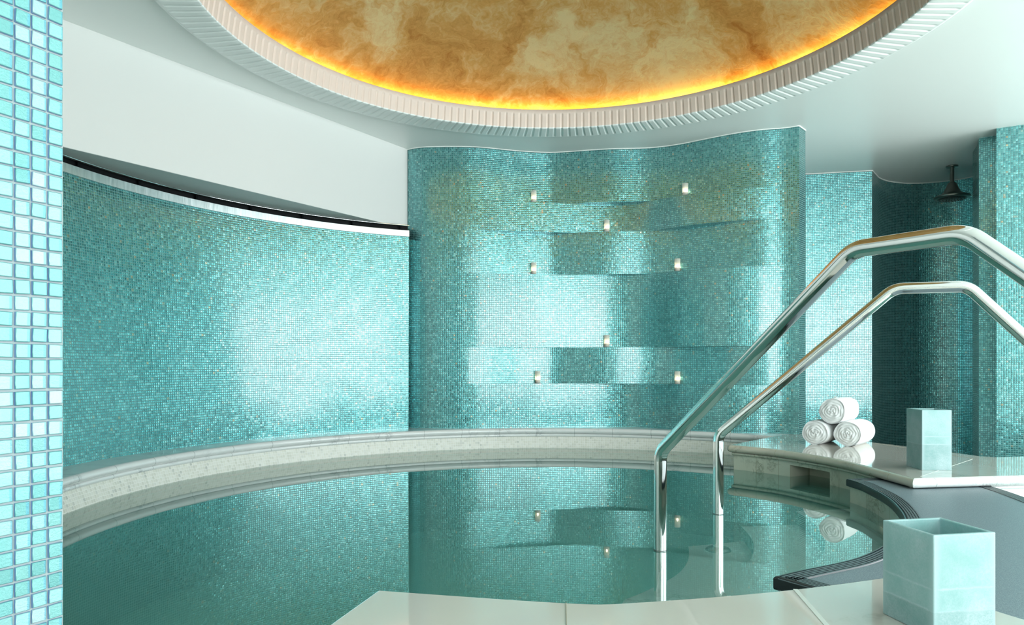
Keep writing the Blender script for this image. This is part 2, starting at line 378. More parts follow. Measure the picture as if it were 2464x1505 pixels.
for i in range(NF*PER):
    a = 2*PI*(i/(NF*PER)); dd = depth[i % PER]*GD
    row = []
    for (r, z, fr_, fz) in prof:
        rr = r+dd*fr_; zz = z+dd*fz; row.append((CD[0]+rr*math.sin(a), CD[1]+rr*math.cos(a), zz))
    G.append(row)
G = np.array(G); mb = MB(); U_ = np.linspace(0, 10, NF*PER)
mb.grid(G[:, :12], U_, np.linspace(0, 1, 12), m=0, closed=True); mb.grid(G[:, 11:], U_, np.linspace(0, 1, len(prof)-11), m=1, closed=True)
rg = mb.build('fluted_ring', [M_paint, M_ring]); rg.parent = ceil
# cove lamp: a warm strip lying in the trough behind the ring's lip
mb = MB(); a = np.linspace(0, 2*PI, 161)[:-1]
G = [[(CD[0]+r*math.sin(t), CD[1]+r*math.cos(t), ZB-.03+z) for r, z in ((1.80, 0.002), (1.80, 0.014), (1.815, 0.014), (1.815, 0.002))] for t in a]
mb.grid(G, closed=True); cv = mb.build('cove_lamp', M_cove); cv.parent = ceil
# gilded dome
mb = MB(); RD = 1.86; HD = 0.62; G = []
Rs = (RD*RD+HD*HD)/(2*HD)
for t in np.linspace(0, 2*PI, 97)[:-1]:
    row = []
    for r in np.linspace(RD, 0.001, 26):
        row.append((CD[0]+r*math.sin(t), CD[1]+r*math.cos(t), ZB-.03+(math.sqrt(Rs*Rs-r*r)-(Rs-HD))))
    G.append(row)
mb.grid(G, closed=True); dm = mb.build('dome', M_gold); dm.parent = ceil

# ------------------------------------------------------------------ back wall of undulating bands
top1 = [(980.4, 359.7), (1009.6, 354.3), (1046, 352.9), (1111.9, 352.4), (1155.7, 354), (1204.4, 358.8), (1253, 363.6), (1314, 366.9), (1350.5, 366.0), (1411, 361.6), (1460, 358.4), (1500, 357.3), (1546, 356.6),
        (1582.6, 354.0), (1631, 347.8), (1692, 335.4), (1765, 320.8), (1826, 312.3), (1862.7, 309.6), (1889, 307.6), (1922.7, 302.5)]
w1 = cr([(-0.93, 5.83), (-0.89, 5.75)]+[P(x, y, Z_CEIL) for x, y in top1], 6); w1 = smooth(w1, 10)
rel = w1-np.array(CP); th = np.arctan2(rel[:, 0], rel[:, 1]); rad = rel/np.linalg.norm(rel, axis=1)[:, None]
AMP = 0.040
wave = np.cos(PI*(th+0.03)/0.250); wave = np.where(th < -0.03, 0.5*(1+np.cos(PI*np.clip((-0.03-th)/0.26, 0, 1))), wave)
wave = np.where(th > 0.47, 0.5*(1+np.cos(PI*np.clip((th-0.47)/0.30, 0, 1))), wave)
w2 = w1-rad*(2*AMP*wave)[:, None]
zb = [Z_CEIL, 1.966, 1.728, 1.386, 0.800, 0.507, -0.02]
mb = MB()
for k in range(6):
    pl = w1 if k % 2 == 0 else w2
    mb.ribbon(pl, zb[k+1], zb[k], u0=0.3*k)
    if k < 5: mb.strip(w1, w2, zb[k+1])
pe = P(1922.7, 302.5, Z_CEIL); pf = P(1938, 313.5, Z_CEIL)
mb.ribbon([w1[-1], pf, (pf[0]+0.03, 5.5), (2.2, 6.6)], Z_FL, Z_CEIL, sm=False, u0=4)
struct(mb.build('wall_back', M_tile))
# thin line of white sealant along the ceiling
mb = MB(); mb.tube([(q[0], q[1]-.003, Z_CEIL-.002) for q in np.vstack([w1, [pf]])], 0.0045, 6); struct(mb.build('trim_1', M_paint))

# shower walls beyond, and pilasters on the right
mb = MB()
sh = [(2.2, 6.46)]+[P(x, y, Z_CEIL) for x, y in ((1938, 418.8), (2018, 414.5), (2098.6, 410.3))]
mb.ribbon(cr(sh, 4), Z_FL, Z_CEIL)
cv_ = cr([P(x, y, Z_CEIL) for x, y in ((2098.6, 410.3), (2106, 418.8), (2115.7, 428), (2134, 435.2), (2160, 439.3), (2187, 441), (2228.8, 439.9), (2298.5, 432.9), (2351.6, 422.9))]+[(4.42, 6.25)], 5)
mb.ribbon(cv_, Z_FL, Z_CEIL, u0=2)
struct(mb.build('wall_far', M_tile))
mb = MB(); mb.tube([(q[0], q[1]-.004, Z_CEIL-.002) for q in np.vstack([cr(sh, 4), cv_])], 0.006, 6); struct(mb.build('trim_2', M_paint))
mb = MB()
pil = [(4.42, 6.25), (4.1, 6.0), (3.75, 5.75), P(2350, 352.6, Z_CEIL), P(2355.7, 333, Z_CEIL), P(2397.6, 326, Z_CEIL), P(2397.6, 309.3, Z_CEIL), P(2464, 300, Z_CEIL), (4.05, 4.93), (6.4, 4.93)]
mb.ribbon(pil, Z_FL, Z_CEIL, sm=False)
struct(mb.build('wall_right', M_tile))

# ------------------------------------------------------------------ left curved wall, steel strip, slot, beam
aL, aR = -112.0, math.degrees(math.atan2(-0.833-CP[0], 5.58-CP[1]))
A_ = np.linspace(aL, aR, 60)
def lw(a, z):
    t = (a+87.0)/(aR+87.0); rb = 2.50-0.035*t; rt = 2.645-0.195*t if t > 0 else 2.645
    r = rb+(rt-rb)*(z-0.156)/(1.66-0.156)
    return (CP[0]+r*math.sin(math.radians(a)), CP[1]+r*math.cos(math.radians(a)))
mb = MB(); zs = [-0.02, 0.5, 1.0, 1.66]
G = [[(*lw(a, z), z) for z in zs] for a in A_]; U = alen([lw(a, 0.9) for a in A_]); mb.grid(G, U, zs)
e0 = [(*lw(aR, z), z) for z in zs]; e1 = [(q[0]-0.03, q[1]+0.30, q[2]) for q in e0]; mb.grid([e0, e1], [0, .3], zs, sm=False)
struct(mb.build('wall_left', M_tile))
tp = np.array([lw(a, 1.66) for a in A_])
mb = MB(); t2 = offset(tp, -0.012)
mb.grid([[(*tp[i], 1.658), (*t2[i], 1.660), (*t2[i], 1.707), (*tp[i], 1.709), (*offset(tp, 0.06)[i], 1.709)] for i in range(len(tp))], sm=False)
struct(mb.build('trim_3', M_strip))
mb = MB(); t3 = offset(tp, 0.035); mb.ribbon(t3, 1.70, 1.76)
for k in range(4, 60, 6):
    q = t3[k]; q2 = offset(tp, 0.022)[k]; mb.box((q2[0], q2[1], 1.73), (0.0015, 0.014, 0.018))
struct(mb.build('trim_4', M_black))
mb = MB(); t4 = offset(tp, -0.004); mb.tube([(q[0], q[1], 1.7475) for q in t4], 0.0045, 8); struct(mb.build('trim_5', M_steel))
b0 = np.array(P(150, 46.7, Z_CEIL)); b1 = np.array(P(980.4, 359.7, Z_CEIL)); dv = b1-b0
bs = b0-dv*0.45; be = b1.copy()
mb = MB(); pl = [tuple(bs), tuple(be), (be[0]-0.02, be[1]+0.45), (bs[0]-1.6, be[1]+0.45), (bs[0]-1.6, bs[1])]
mb.prism(pl, 1.752, Z_CEIL+0.02); struct(bevel(mb.build('trim_6', M_beam, merge=True), 0.002, 1))

# outer shell: floor, outer walls with window openings
mb = MB(); n = 96
for k in range(n):
    a0, a1 = 2*PI*k/n, 2*PI*(k+1)/n; o = len(mb.v)
    def q_(a): return (CP[0]+2.42*math.sin(a), CP[1]+2.42*math.cos(a))
    p0, p1 = q_(a0), q_(a1); s0, s1 = sq(a0), sq(a1)
    mb.v += [(*p0, Z_FL), (*s0, Z_FL), (*s1, Z_FL), (*p1, Z_FL)]; mb.face([o, o+1, o+2, o+3], None, 0, False)
struct(mb.build('floor', M_floor))
def wall_with_window(name, axis, c, lo, hi, w0, w1, z0, z1):
    mb = MB()
    def bx(a0, a1, b0_, b1_):
        if axis == 'x': mb.box((c, (a0+a1)/2, (b0_+b1_)/2), (0.08, (a1-a0)/2, (b1_-b0_)/2))
        else: mb.box(((a0+a1)/2, c, (b0_+b1_)/2), ((a1-a0)/2, 0.08, (b1_-b0_)/2))
    bx(lo, w0, Z_FL, Z_CEIL); bx(w1, hi, Z_FL, Z_CEIL); bx(w0, w1, Z_FL, z0); bx(w0, w1, z1, Z_CEIL)
    struct(mb.build(name, M_paint))
    mb = MB()
    nb = 5
    for k in range(nb+1):
        p = w0+(w1-w0)*k/nb
        if axis == 'x': mb.box((c, p, (z0+z1)/2), (0.04, 0.03, (z1-z0)/2))
        else: mb.box((p, c, (z0+z1)/2), (0.03, 0.04, (z1-z0)/2))
    return mb
struct(wall_with_window('wall_side', 'x', 6.2, -3.7, 5.0, -1.95, 4.55, -0.35, 2.28).build('window_1', M_paint))
struct(wall_with_window('wall_rear', 'y', -3.7, -3.2, 6.3, 0.85, 5.95, -0.35, 2.28).build('window_2', M_paint))
mb = MB(); mb.box((-3.2, 1.6, 0.95), (0.08, 5.5, 1.45)); struct(mb.build('wall_west', M_paint))
mb = MB(); mb.box((1.6, 7.2, 0.95), (4.9, 0.08, 1.45)); struct(mb.build('wall_north', M_paint))

# ------------------------------------------------------------------ pool basin, coping, water
pool = thing('plunge_pool', (CP[0], CP[1], Z_BAS), 'round sunken pool lined with teal mosaic, rimmed by pale marble coping', 'pool')
pool['kind'] = 'structure'
def padd(mb, name, mat, **kw):
    o = mb.build(name, mat, **kw); o.parent = pool; o.location = (-CP[0]+o.location[0], -CP[1]+o.location[1], -Z_BAS+o.location[2]); return o
mb = MB(); full = arc(CP, RP+.012, 0, 360, 145)
mb.ribbon(full, Z_BAS, 0.0); mb.poly([tuple(q) for q in full[:-1]], Z_BAS)
padd(mb, 'basin', M_basin)
aW0, aW1 = -115, 45.3
ring_a = arc(CP, 2.285, aW0, aW1, 150)    # nose line of the big roll; left of the path = outwards
def half(r, n=10): return [(r*math.cos(t), r*math.sin(t)) for t in np.linspace(-PI/2, PI/2, n)]
# sloping mosaic band
mb = MB(); mb.sweep(ring_a, [(-0.023, -0.03), (-0.021, 0.0), (0.010, 0.089)], 0, caps=False)
padd(mb, 'mosaic_band', M_white_mos)
mb = MB(); pr = [(0.06, -.006)]+[(0.010-0.0125*math.cos(t), 0.0125*math.sin(t)) for t in np.linspace(-PI/2, PI/2, 8)]+[(0.06, 0.0125)]
mb.sweep(ring_a, pr, 0.0985, caps=False)
padd(mb, 'lower_roll', M_coping)
mb = MB(); pr = [(0.08, -.0225)]+[(0.006-0.0245*math.cos(t), 0.0225*math.sin(t)) for t in np.linspace(-PI/2, PI/2, 12)]+[(0.35, 0.0225)]
mb.sweep(ring_a, pr, Z_COP-0.0225, caps=False)
padd(mb, 'coping', M_coping)
mb = MB(); mb.poly([tuple(q) for q in arc(CP, RP+.012, 0, 360, 145)[:-1]], 0.0)
wt = mb.build('pool_water', M_water); tag(wt, 'still clear teal water filling the round pool', 'water', kind='stuff')

# ------------------------------------------------------------------ right marble ledge
edge = [P(x, y, Z_COP) for x, y in ((1758.8, 1071.7), (1858, 1080.9), (1943.5, 1093), (2024.6, 1107.2), (2105.8, 1127.5), (2200, 1152))]
edge = smooth(cr(edge, 8), 6)
Ctip = edge[0]; Ccor = edge[-1]
ledge = thing('marble_ledge', (2.2, 4.2, Z_FL), 'polished marble ledge right of the pool carrying towels and a tall lantern', 'ledge'); ledge['kind'] = 'structure'
def ladd(o): o.parent = ledge; o.location = (o.location[0]-2.2, o.location[1]-4.2, o.location[2]-Z_FL); return o
backedge = [(1.93, 5.06), (2.13, 5.16), P(1945, 1046, Z_COP), (2.34, 4.55), P(2182.7, 1075.6, Z_COP), P(2354.3, 1098.5, Z_COP), P(2395, 1101.5, Z_COP), P(2464, 1099.7, Z_COP), (3.6, 4.0), (4.6, 4.15)]
backedge = [(1.89, 5.01), (2.14, 5.24)]+backedge[2:]
frontr = [P(2464, 1145, Z_COP), (4.6, 3.55)]
mb = MB(); poly = [tuple(q) for q in edge]+frontr+backedge[::-1]
mb.prism(poly, Z_COP-0.043, Z_COP+0.0008)
ladd(mb.build('slab', M_deck))
# body under the slab (riser with the skimmer slot)
rp = offset(edge, 0.035)   # set back from the nosing
rl = np.array(rp); zs0, zs1 = -0.06, 0.070
def ang_at(px):
    return min(range(len(rl)), key=lambda i: abs(rl[i][0]/rl[i][1]-(px-CXP)/FPX))
i0, i1 = ang_at(1900), ang_at(1995); 
mb = MB(); al = alen(rl)
for (a, b, z0, z1) in ((0, len(rl)-1, zs1, Z_COP-0.04), (0, len(rl)-1, Z_BAS, zs0), (0, i0, zs0, zs1), (i1, len(rl)-1, zs0, zs1)):
    mb.ribbon(rl[a:b+1], z0, z1, u0=al[a])
sl = rl[i0:i1+1]; bk = offset(sl, 0.16)
mb.strip(sl, bk, zs1); mb.strip(sl, bk, zs0); mb.ribbon(bk, zs0, zs1)
for e in (0, -1): mb.ribbon([sl[e], bk[e]], zs0, zs1, sm=False)
tipback = (1.72, 5.28)
mb.ribbon([rl[0], (1.90, 4.96)], Z_BAS, Z_COP-.04, sm=False)
ladd(mb.build('riser', M_riser))
def nose(path, r=0.0215, back=0.05): return [(back, -r)]+[(0.0-r*math.cos(t)*1.05, r*math.sin(t)) for t in np.linspace(-PI/2, PI/2, 12)]+[(0.0005, r)]
tip2 = (1.72, 5.28)
# path with the slab on its left: from the far tip along the water to the corner, then along the front
full_edge = np.vstack([[(edge[0][0]+0.30*(tip2[0]-edge[0][0]), edge[0][1]+0.30*(tip2[1]-edge[0][1]))], edge[0:1], edge])
fe = cr(np.array([tuple(edge[-1])]+frontr), 6); run = np.vstack([edge, fe[1:]]); ne_ = len(edge)
def msweep(mb, prof, z, i0, i1):
    G = np.stack([np.c_[moffset(run, o_), np.full(len(run), z+u_)] for o_, u_ in prof], 1)[i0:i1]
    pr_ = np.array(prof, float); mb.grid(G, alen(run)[i0:i1], np.r_[0, np.cumsum(np.linalg.norm(np.diff(pr_, axis=0), axis=1))])
mb = MB(); msweep(mb, nose(edge), Z_COP-0.0215, 0, ne_)
mb.lathe([(0.001, .0215)]+[(0.0215*1.05*math.cos(t), 0.0215*math.sin(t)) for t in np.linspace(PI/2, -PI/2, 10)], (edge[0][0], edge[0][1], Z_COP-0.0215), 24)
ladd(mb.build('nosing_roll', M_roll))
mb = MB(); msweep(mb, nose(fe), Z_COP-0.0215, ne_-1, len(run)); ladd(mb.build('front_roll', M_coping))
small = [(0.054, -.010)]+[(0.020-0.010*math.cos(t), 0.010*math.sin(t)) for t in np.linspace(-PI/2, PI/2, 8)]+[(0.054, .010)]
mb = MB(); msweep(mb, small, Z_COP-0.0535, 0, ne_)
ladd(mb.build('lower_roll', M_riser))
mb = MB(); fb = offset(fe, 0.03); mb.ribbon(fb, Z_FL, Z_COP-.04); 
msweep(mb, small, Z_COP-0.0535, ne_-1, len(run))
ladd(mb.build('front_panel', M_coping))
mb = MB(); mb.ribbon(np.array(backedge)[1:], Z_FL, Z_COP-.04, sm=False); ladd(mb.build('rear_panel', M_coping))

# ------------------------------------------------------------------ near marble deck (the camera stands over it)
ne = [P(x, y, Z_COP) for x, y in ((910, 1420), (1362, 1451), (1520, 1450), (1870, 1423), (2128, 1390))]
ne = smooth(cr(ne, 8), 8)
lft = [(-0.355, 1.3665), (-0.50, 0.80), (-0.85, -0.6), (-1.3, -3.0)]
rgt = [(0.945, 1.600), P(2399, 1470, Z_COP), P(2464, 1490, Z_COP), (1.30, 0.75), (1.9, -0.6), (2.6, -3.0)]
deck = thing('marble_deck', (0.4, 0.0, Z_FL), 'pale polished marble deck in the foreground below the camera', 'deck'); deck['kind'] = 'structure'
def dadd(o): o.parent = deck; o.location = (o.location[0]-.4, o.location[1], o.location[2]-Z_FL); return o
outl = [tuple(q) for q in ne]+rgt+lft[::-1]
mb = MB(); mb.prism(outl, Z_COP-0.044, Z_COP); dadd(bevel(mb.build('slab', M_deck, merge=True), 0.006, 3, 60))
mb = MB(); inn = [tuple(q) for q in offset(ne, -0.04)]+[(q[0]-.05, q[1]-.02) for q in rgt]+[(q[0]+.05, q[1]-.02) for q in lft[::-1]]
mb.prism(inn, Z_BAS+.01, Z_COP-0.043); dadd(mb.build('plinth', M_riser))
# joints between slabs
M_grout = simple('slab joint', srgb(160, 158, 140), 0.6); M_joint2 = simple('pale slab joint', srgb(226, 230, 222), 0.3)
def seam(a, b, wd, z=Z_COP+0.0008, lift=0.0006, mat=M_grout):
    a = np.array(a); b = np.array(b); t = (b-a)/np.linalg.norm(b-a); nn = np.array([-t[1], t[0]])*wd/2
    mb = MB(); mb.prism([tuple(a+nn), tuple(b+nn), tuple(b-nn), tuple(a-nn)], z-0.003, z+lift); return mb.build('joint', mat)
dadd(seam(P(1362, 1452.5, Z_COP), P(1365, 1600, Z_COP), 0.0016))
dadd(seam(P(1914, 1420, Z_COP), P(2010, 1530, Z_COP), 0.010, mat=M_joint2))
ladd(seam(P(2106, 1067.5, Z_COP), P(2340, 1104, Z_COP), 0.003))
ladd(seam(P(2340, 1106, Z_COP), P(2215, 1148, Z_COP), 0.003, mat=M_joint2))

# ------------------------------------------------------------------ dark entry platform
inner = [P(x, y, Z_PLAT) for x, y in ((2036.7, 1152.7), (2067.8, 1162.0), (2084.7, 1169.7), (2131.8, 1194.2), (2160, 1220.5), (2175, 1245), (2176, 1272), (2128, 1310.9), (2065.9, 1341), (2000, 1357.0), (1930, 1371), (1862, 1387))]
inner = smooth(cr(inner, 8), 14)
i_start, i_end = inner[0], inner[-1]
outer = [(2.164, 3.209), (2.119, 2.924), (1.99, 2.45), (1.78, 2.0), (1.55, 1.55), (1.32, 1.10)]
outer = cr(outer, 6)
plat = thing('entry_platform', (1.6, 2.5, Z_BAS), 'grey speckled non-slip entry platform edged in ridged black nosing', 'platform'); plat['kind'] = 'structure'
def eadd(o): o.parent = plat; o.location = (o.location[0]-1.6, o.location[1]-2.5, o.location[2]-Z_BAS); return o
npts = (0.79, 1.66)
body = [tuple(q) for q in offset(inner, 0.012)]
pp = body+[npts, (0.95, 1.35)]+[tuple(q) for q in outer[::-1]]+[(2.15, 3.45), (1.80, 3.44)]
mb = MB(); mb.prism(pp, Z_PLAT-0.035, Z_PLAT-0.003); eadd(mb.build('mat', M_mat))
pr = offset(inner, 0.018)
mb = MB(); mb.ribbon(pr, Z_BAS, Z_PLAT-.03); mb.ribbon([tuple(pr[-1]), (0.79, 1.70)], Z_BAS, Z_PLAT-.03, sm=False); mb.ribbon([(1.80, 3.41), tuple(pr[0])], Z_BAS, Z_PLAT-.03, sm=False)
eadd(mb.build('riser', M_riser))
def noseprof(sgn=1):
    p = [(0.010, -0.036), (0.0, -0.034), (-0.001, -0.030), (-0.001, -0.006), (0.002, -0.001), (0.006, 0.0)]
    x = 0.0085
    for k in range(5):
        p += [(x, 0.0), (x+.0004, -0.0035), (x+.0028, -0.0035), (x+.0032, 0.0), (x+.009, 0.0)]; x += 0.0094
    p += [(x+.001, -0.003), (x+.0012, -0.012)]
    return p
def nosing(path, name='nosing'):
    mb = MB(); pf_ = noseprof(); G = []
    for (o_, u_) in pf_:
        q = moffset(path, o_); G.append(np.c_[q, np.full(len(path), Z_PLAT+u_)])
    G = np.stack(G, 1); o = len(mb.v); mb.v += [tuple(q) for q in G.reshape(-1, 3)]; b = len(pf_)
    for i in range(len(path)-1):
        for j in range(b-1):
            ridge = j >= 6 and pf_[j][1] == 0 and pf_[j+1][1] == 0
            mb.face([o+i*b+j, o+(i+1)*b+j, o+(i+1)*b+j+1, o+i*b+j+1], None, 1 if ridge else 0, False)
    for e in (0, len(path)-1):
        mb.face([o+e*b+j for j in range(b)], None, 0, False)
    return eadd(mb.build(name, [M_rubber, M_ridge]))
nosing(np.vstack([[(1.83, 3.437)], inner, [npts]]))
nosing(outer[::-1])
mb = MB(); ob_ = offset(outer[::-1], 0.02); mb.ribbon(ob_, Z_FL, Z_PLAT-.03); eadd(mb.build('front_panel', M_coping))

# submerged treads
def tread(pts, z, back, label):
    e = smooth(cr([P(x, y, z) for x, y in pts], 6), 4)
    mb = MB(); mb.prism([tuple(q) for q in e]+back, Z_BAS+.004, z, 0, 1)
    o = mb.build('step', [M_tread, M_basin]); o.parent = pool; o.location = (-CP[0], -CP[1], -Z_BAS); return o
tread(((1914, 1230.6), (1945.6, 1250.6), (1974.8, 1277.4), (1985.7, 1311.5), (1974.8, 1340.7), (1945.6, 1368.7), (1860, 1406), (1768, 1434)), -0.04, [(0.60, 1.95), (1.1, 2.1), (1.42, 2.5), (1.58, 2.95), P(2043, 1225.5, -.04)], 'uppermost underwater marble step just below the black nosing')
tread(((1783.7, 1268), (1799.5, 1284.7), (1811.7, 1304), (1814, 1323.7), (1806.8, 1345.6), (1780, 1372), (1743.5, 1396.7), (1670, 1421), (1592, 1444)), -0.10, [(0.40, 2.05), (0.9, 2.1), (1.3, 2.6), (1.40, 3.0), P(1960, 1262, -.10)], 'middle underwater marble step between the other two')
tread(((1656, 1316), (1658, 1336), (1651, 1360), (1621.8, 1389.4), (1548.7, 1426), (1505, 1443)), -0.16, [(0.30, 2.25), (0.7, 2.1), (1.1, 2.8), (1.16, 3.2), P(1790, 1303, -.16)], 'lowest underwater marble step, holding the foot of the far handrail')

# ------------------------------------------------------------------ handrails
def rail(label, base, d, r1, r2, zt, zfoot, rend, zend, flange):
    d = np.array(d)/np.linalg.norm(d); b = np.array(base)
    root = thing('handrail', (b[0], b[1], zfoot), label, 'handrail', 'stainless pool handrails')
    ctrl = [(0, zfoot), (0, 0.35), (r1, zt), (r2, zt-0.004), (rend, zend), (rend, Z_FL)]
    def rnd(c, rr=0.034, n=8):
        out = [c[0]]
        for i in range(1, len(c)-1):
            p0, p1, p2 = (np.array(c[k], float) for k in (i-1, i, i+1))
            u = (p0-p1)/np.linalg.norm(p0-p1); v = (p2-p1)/np.linalg.norm(p2-p1); L = min(rr, 0.45*np.linalg.norm(p0-p1), 0.45*np.linalg.norm(p2-p1))
            a, e = p1+u*L, p1+v*L
            for t in np.linspace(0, 1, n): out.append(tuple((1-t)**2*a+2*t*(1-t)*p1+t*t*e))
        out.append(c[-1]); return out
    pth = [(r*d[0], r*d[1], z-zfoot) for r, z in rnd(ctrl)]
    mb = MB(); mb.tube(pth, 0.0228, 28); o = mb.build('rail_tube', M_steel, parent=root)
    mb = MB(); mb.lathe([(0.0226, -.0012), (0.0238, -.001), (0.0238, .001), (0.0226, .0012)], (0, 0, 0.0-zfoot+0.002), 28); mb.build('joint_ring', M_joint, parent=root)
    if flange:
        mb = MB(); mb.lathe([(0.022, 0.016), (0.045, 0.012), (0.056, 0.002), (0.056, 0)], (0, 0, 0), 32); mb.build('flange', M_gun, parent=root)
    return root
rail('near polished steel handrail, the taller one, standing left of the other', (0.527, 2.51), (0.485, -0.875), 0.757, 1.037, 0.962, -0.16, 1.72, 0.36, False)
rail('far polished steel handrail, the smaller one, rising beside the towels', (0.911, 3.12), (0.88, -0.47), 0.6825, 0.93, 0.961, -0.16, 1.60, 0.20, True)

# ------------------------------------------------------------------ candles on the wall ledges
def candle_root(loc, label):
    c = thing('candle', loc, label, 'candle', 'candles on the mosaic wall')
    mb = MB(); mb.lathe([(0.001, 0.0), (0.0205, 0.0), (0.0218, 0.003), (0.0222, 0.099), (0.0215, 0.1005), (0.0205, 0.099), (0.0198, 0.006), (0.001, 0.005)], (0, 0, 0), 24)
    g = mb.build('glass_cup', M_frost, parent=c)
    mb = MB(); mb.lathe([(0.001, 0.0065), (0.0185, 0.0065), (0.0188, 0.030), (0.012, 0.032), (0.001, 0.030)], (0, 0, 0), 20); mb.build('wax', M_wax, parent=c)
    mb = MB(); mb.lathe([(0.0005, 0.033), (0.0060, 0.037), (0.0078, 0.043), (0.0045, 0.052), (0.0005, 0.060)], (0, 0, 0), 12); mb.build('flame', M_flame, parent=c)
    return c
cds = [(1288.5, 0, 'odd', 'candle in a frosted cup, left one on the top row'), (1652, 0, 'odd', 'candle in a frosted cup, right one on the top row'),
       (1462, 1, 'even', 'upper of the two lone candles in the middle of the wall'), (1287, 2, 'odd', 'candle in a frosted cup, left one of the middle pair'),
       (1629, 2, 'odd', 'candle in a frosted cup, right one of the middle pair'), (1462, 3, 'even', 'lower of the two lone candles in the middle of the wall'),
       (1295, 4, 'odd', 'candle in a frosted cup, left one of the bottom pair'), (1632, 4, 'odd', 'candle in a frosted cup, right one of the bottom pair')]
for (px, k, kind, lab) in cds:
    curve = w1 if kind == 'odd' else w2
    i = min(range(len(curve)), key=lambda i: abs(curve[i][0]/curve[i][1]-(px-CXP)/FPX))
    q = curve[i]-rad[i]*0.028
    if k == 0: q = q
    candle_root((q[0], q[1], zb[k+1]+0.0005), lab)

# ------------------------------------------------------------------ rolled towels
def towel_mesh(rad_, L, seed, squash):
    r = np.random.default_rng(seed); ph = r.uniform(0, 6.28, 6); am = r.uniform(0.006, 0.02, 6)
    nA = 72
    def shape(a): return 1+sum(am[k]*math.sin((k+1)*a+ph[k]) for k in range(5))
    mb = MB(); turns = 5.0
    def pt(a, rr, y):
        s = shape(a); x = rr*s*math.cos(a); z = rr*s*math.sin(a)*squash
        return (x, y, z)
    for e, sg in ((0, -1), (L, 1)):
        G = []
        for k in range(nA):
            a = 2*PI*k/nA; row = []
            for j in range(33):
                f = j/32; rr = rad_*f*0.97
                wob = 0.16*math.sin(2*a+ph[0])+0.10*math.sin(5*a+ph[1]+4*f)+0.08*math.sin(9*a*f+ph[4])
                sp = f*turns-a/(2*PI)+wob; sp = sp-math.floor(sp)
                h = abs(math.sin(PI*sp))**0.55
                bulge = -0.016*f**3
                row.append(pt(a, rr, e+sg*(0.0065*h+0.0025*math.sin(4*a+9*f+ph[2])+bulge+0.010)))
            G.append(row)
        mb.grid(G, closed=True, flip=(sg > 0))
    G = []
    for k in range(nA):
        a = 2*PI*k/nA; row = [pt(a, rad_*0.97, -0.016+0.008+0.0)]
        for j in range(15):
            f = j/14; y = L*f; ee = min(f, 1-f)*L; rr = rad_*(1-0.04*math.exp(-ee/0.008)+0.012*math.sin(7*f+ph[3]+2*a))
            row.append(pt(a, rr, y))
        row.append(pt(a, rad_*0.97, L+0.008-0.0)); G.append(row)
    mb.grid(G, closed=True)
    mb2 = MB()                                                       # the loose end of the cloth, a flap along the roll
    G = []
    for j in range(12):
        y = 0.002+(L-0.004)*j/11; row = []
        for k in range(9):
            a = -0.9-0.12*k; rr = rad_*(1.035-0.004*k)*shape(a); row.append((rr*math.cos(a), y, rr*math.sin(a)*squash))
        for k in range(8, -1, -1):
            a = -0.9-0.12*k; rr = rad_*0.99*shape(a); row.append((rr*math.cos(a), y, rr*math.sin(a)*squash))
        G.append(row)
    mb2.grid(G)
    return mb, mb2
dirT = np.array([0.216, 0.24]); dirT = dirT/np.linalg.norm(dirT); rz = math.atan2(-dirT[0], dirT[1])
def towel(c, z, r_, L, seed, label, spin):
    t = thing('rolled_towel', (c[0], c[1], z), label, 'towel', 'rolled white towels', rz)
    a, b = towel_mesh(r_, L, seed, 0.97)
    o = a.build('roll', M_towel, parent=t); o2 = b.build('loose_end', M_towel, parent=t)
    for q in (o, o2): q.rotation_euler = (0, spin, 0)
RT = 0.079
cL = P(1972, 1073, Z_COP); cRr = P(2039, 1078, Z_COP)
cL = (1.905, 4.44); cRr = (2.063, 4.345)
towel(cL, Z_COP+RT*0.975, RT, 0.27, 1, 'white rolled towel lying left in the bottom of the stack', 0.3)
towel(cRr, Z_COP+RT*0.985, RT+.001, 0.29, 2, 'white rolled towel lying right in the bottom of the stack', 0.0)
cT = ((cL[0]+cRr[0])/2+0.012, (cL[1]+cRr[1])/2+0.01)
towel(cT, Z_COP+RT*2.72, RT+.002, 0.28, 3, 'white rolled towel resting on top of the other two', 2.0)

# ------------------------------------------------------------------ square wax lanterns
def lantern(c, ang, side, h, th, lines, label, seed):
    t = thing('wax_lantern', (c[0], c[1], Z_COP), label, 'lantern', None, ang)
    m = m_lantern('frosted wax '+str(seed), h, lines)
    mb = MB(); s = side/2; i = s-th; fl = 0.012
    def quad(p, uvs): o = len(mb.v); mb.v += p; mb.face([o, o+1, o+2, o+3], uvs, 0, False)
    cs = [(-s, -s), (s, -s), (s, s), (-s, s)]; ci = [(-i, -i), (i, -i), (i, i), (-i, i)]
    for k in range(4):
        a, b = cs[k], cs[(k+1) % 4]; quad([(*a, 0), (*b, 0), (*b, h), (*a, h)], [(0, 0), (1, 0), (1, 1), (0, 1)])
        a2, b2 = ci[k], ci[(k+1) % 4]; quad([(*b2, fl), (*a2, fl), (*a2, h), (*b2, h)], [(0, 0), (1, 0), (1, 1), (0, 1)])
        quad([(*a, h), (*b, h), (*b2, h), (*a2, h)], [(0, 0), (1, 0), (1, 0), (0, 0)])
    quad([(*q, 0) for q in cs[::-1]], None or [(0.5, 0.5)]*4); quad([(*q, fl) for q in ci], [(0.5, 0.5)]*4)
    o = mb.build('wax_shell', m, parent=t, merge=True); bevel(o, 0.0025, 3)
    mb = MB(); mb.lathe([(0.001, 0.0), (0.019, 0.0), (0.019, 0.016), (0.001, 0.014)], (0, 0, fl), 24); mb.build('tealight', M_wax, parent=t)
nf = np.array([0.775, 1.298]); nr = np.array([0.9086, 1.3236]); nl = np.array([0.752, 1.4256])
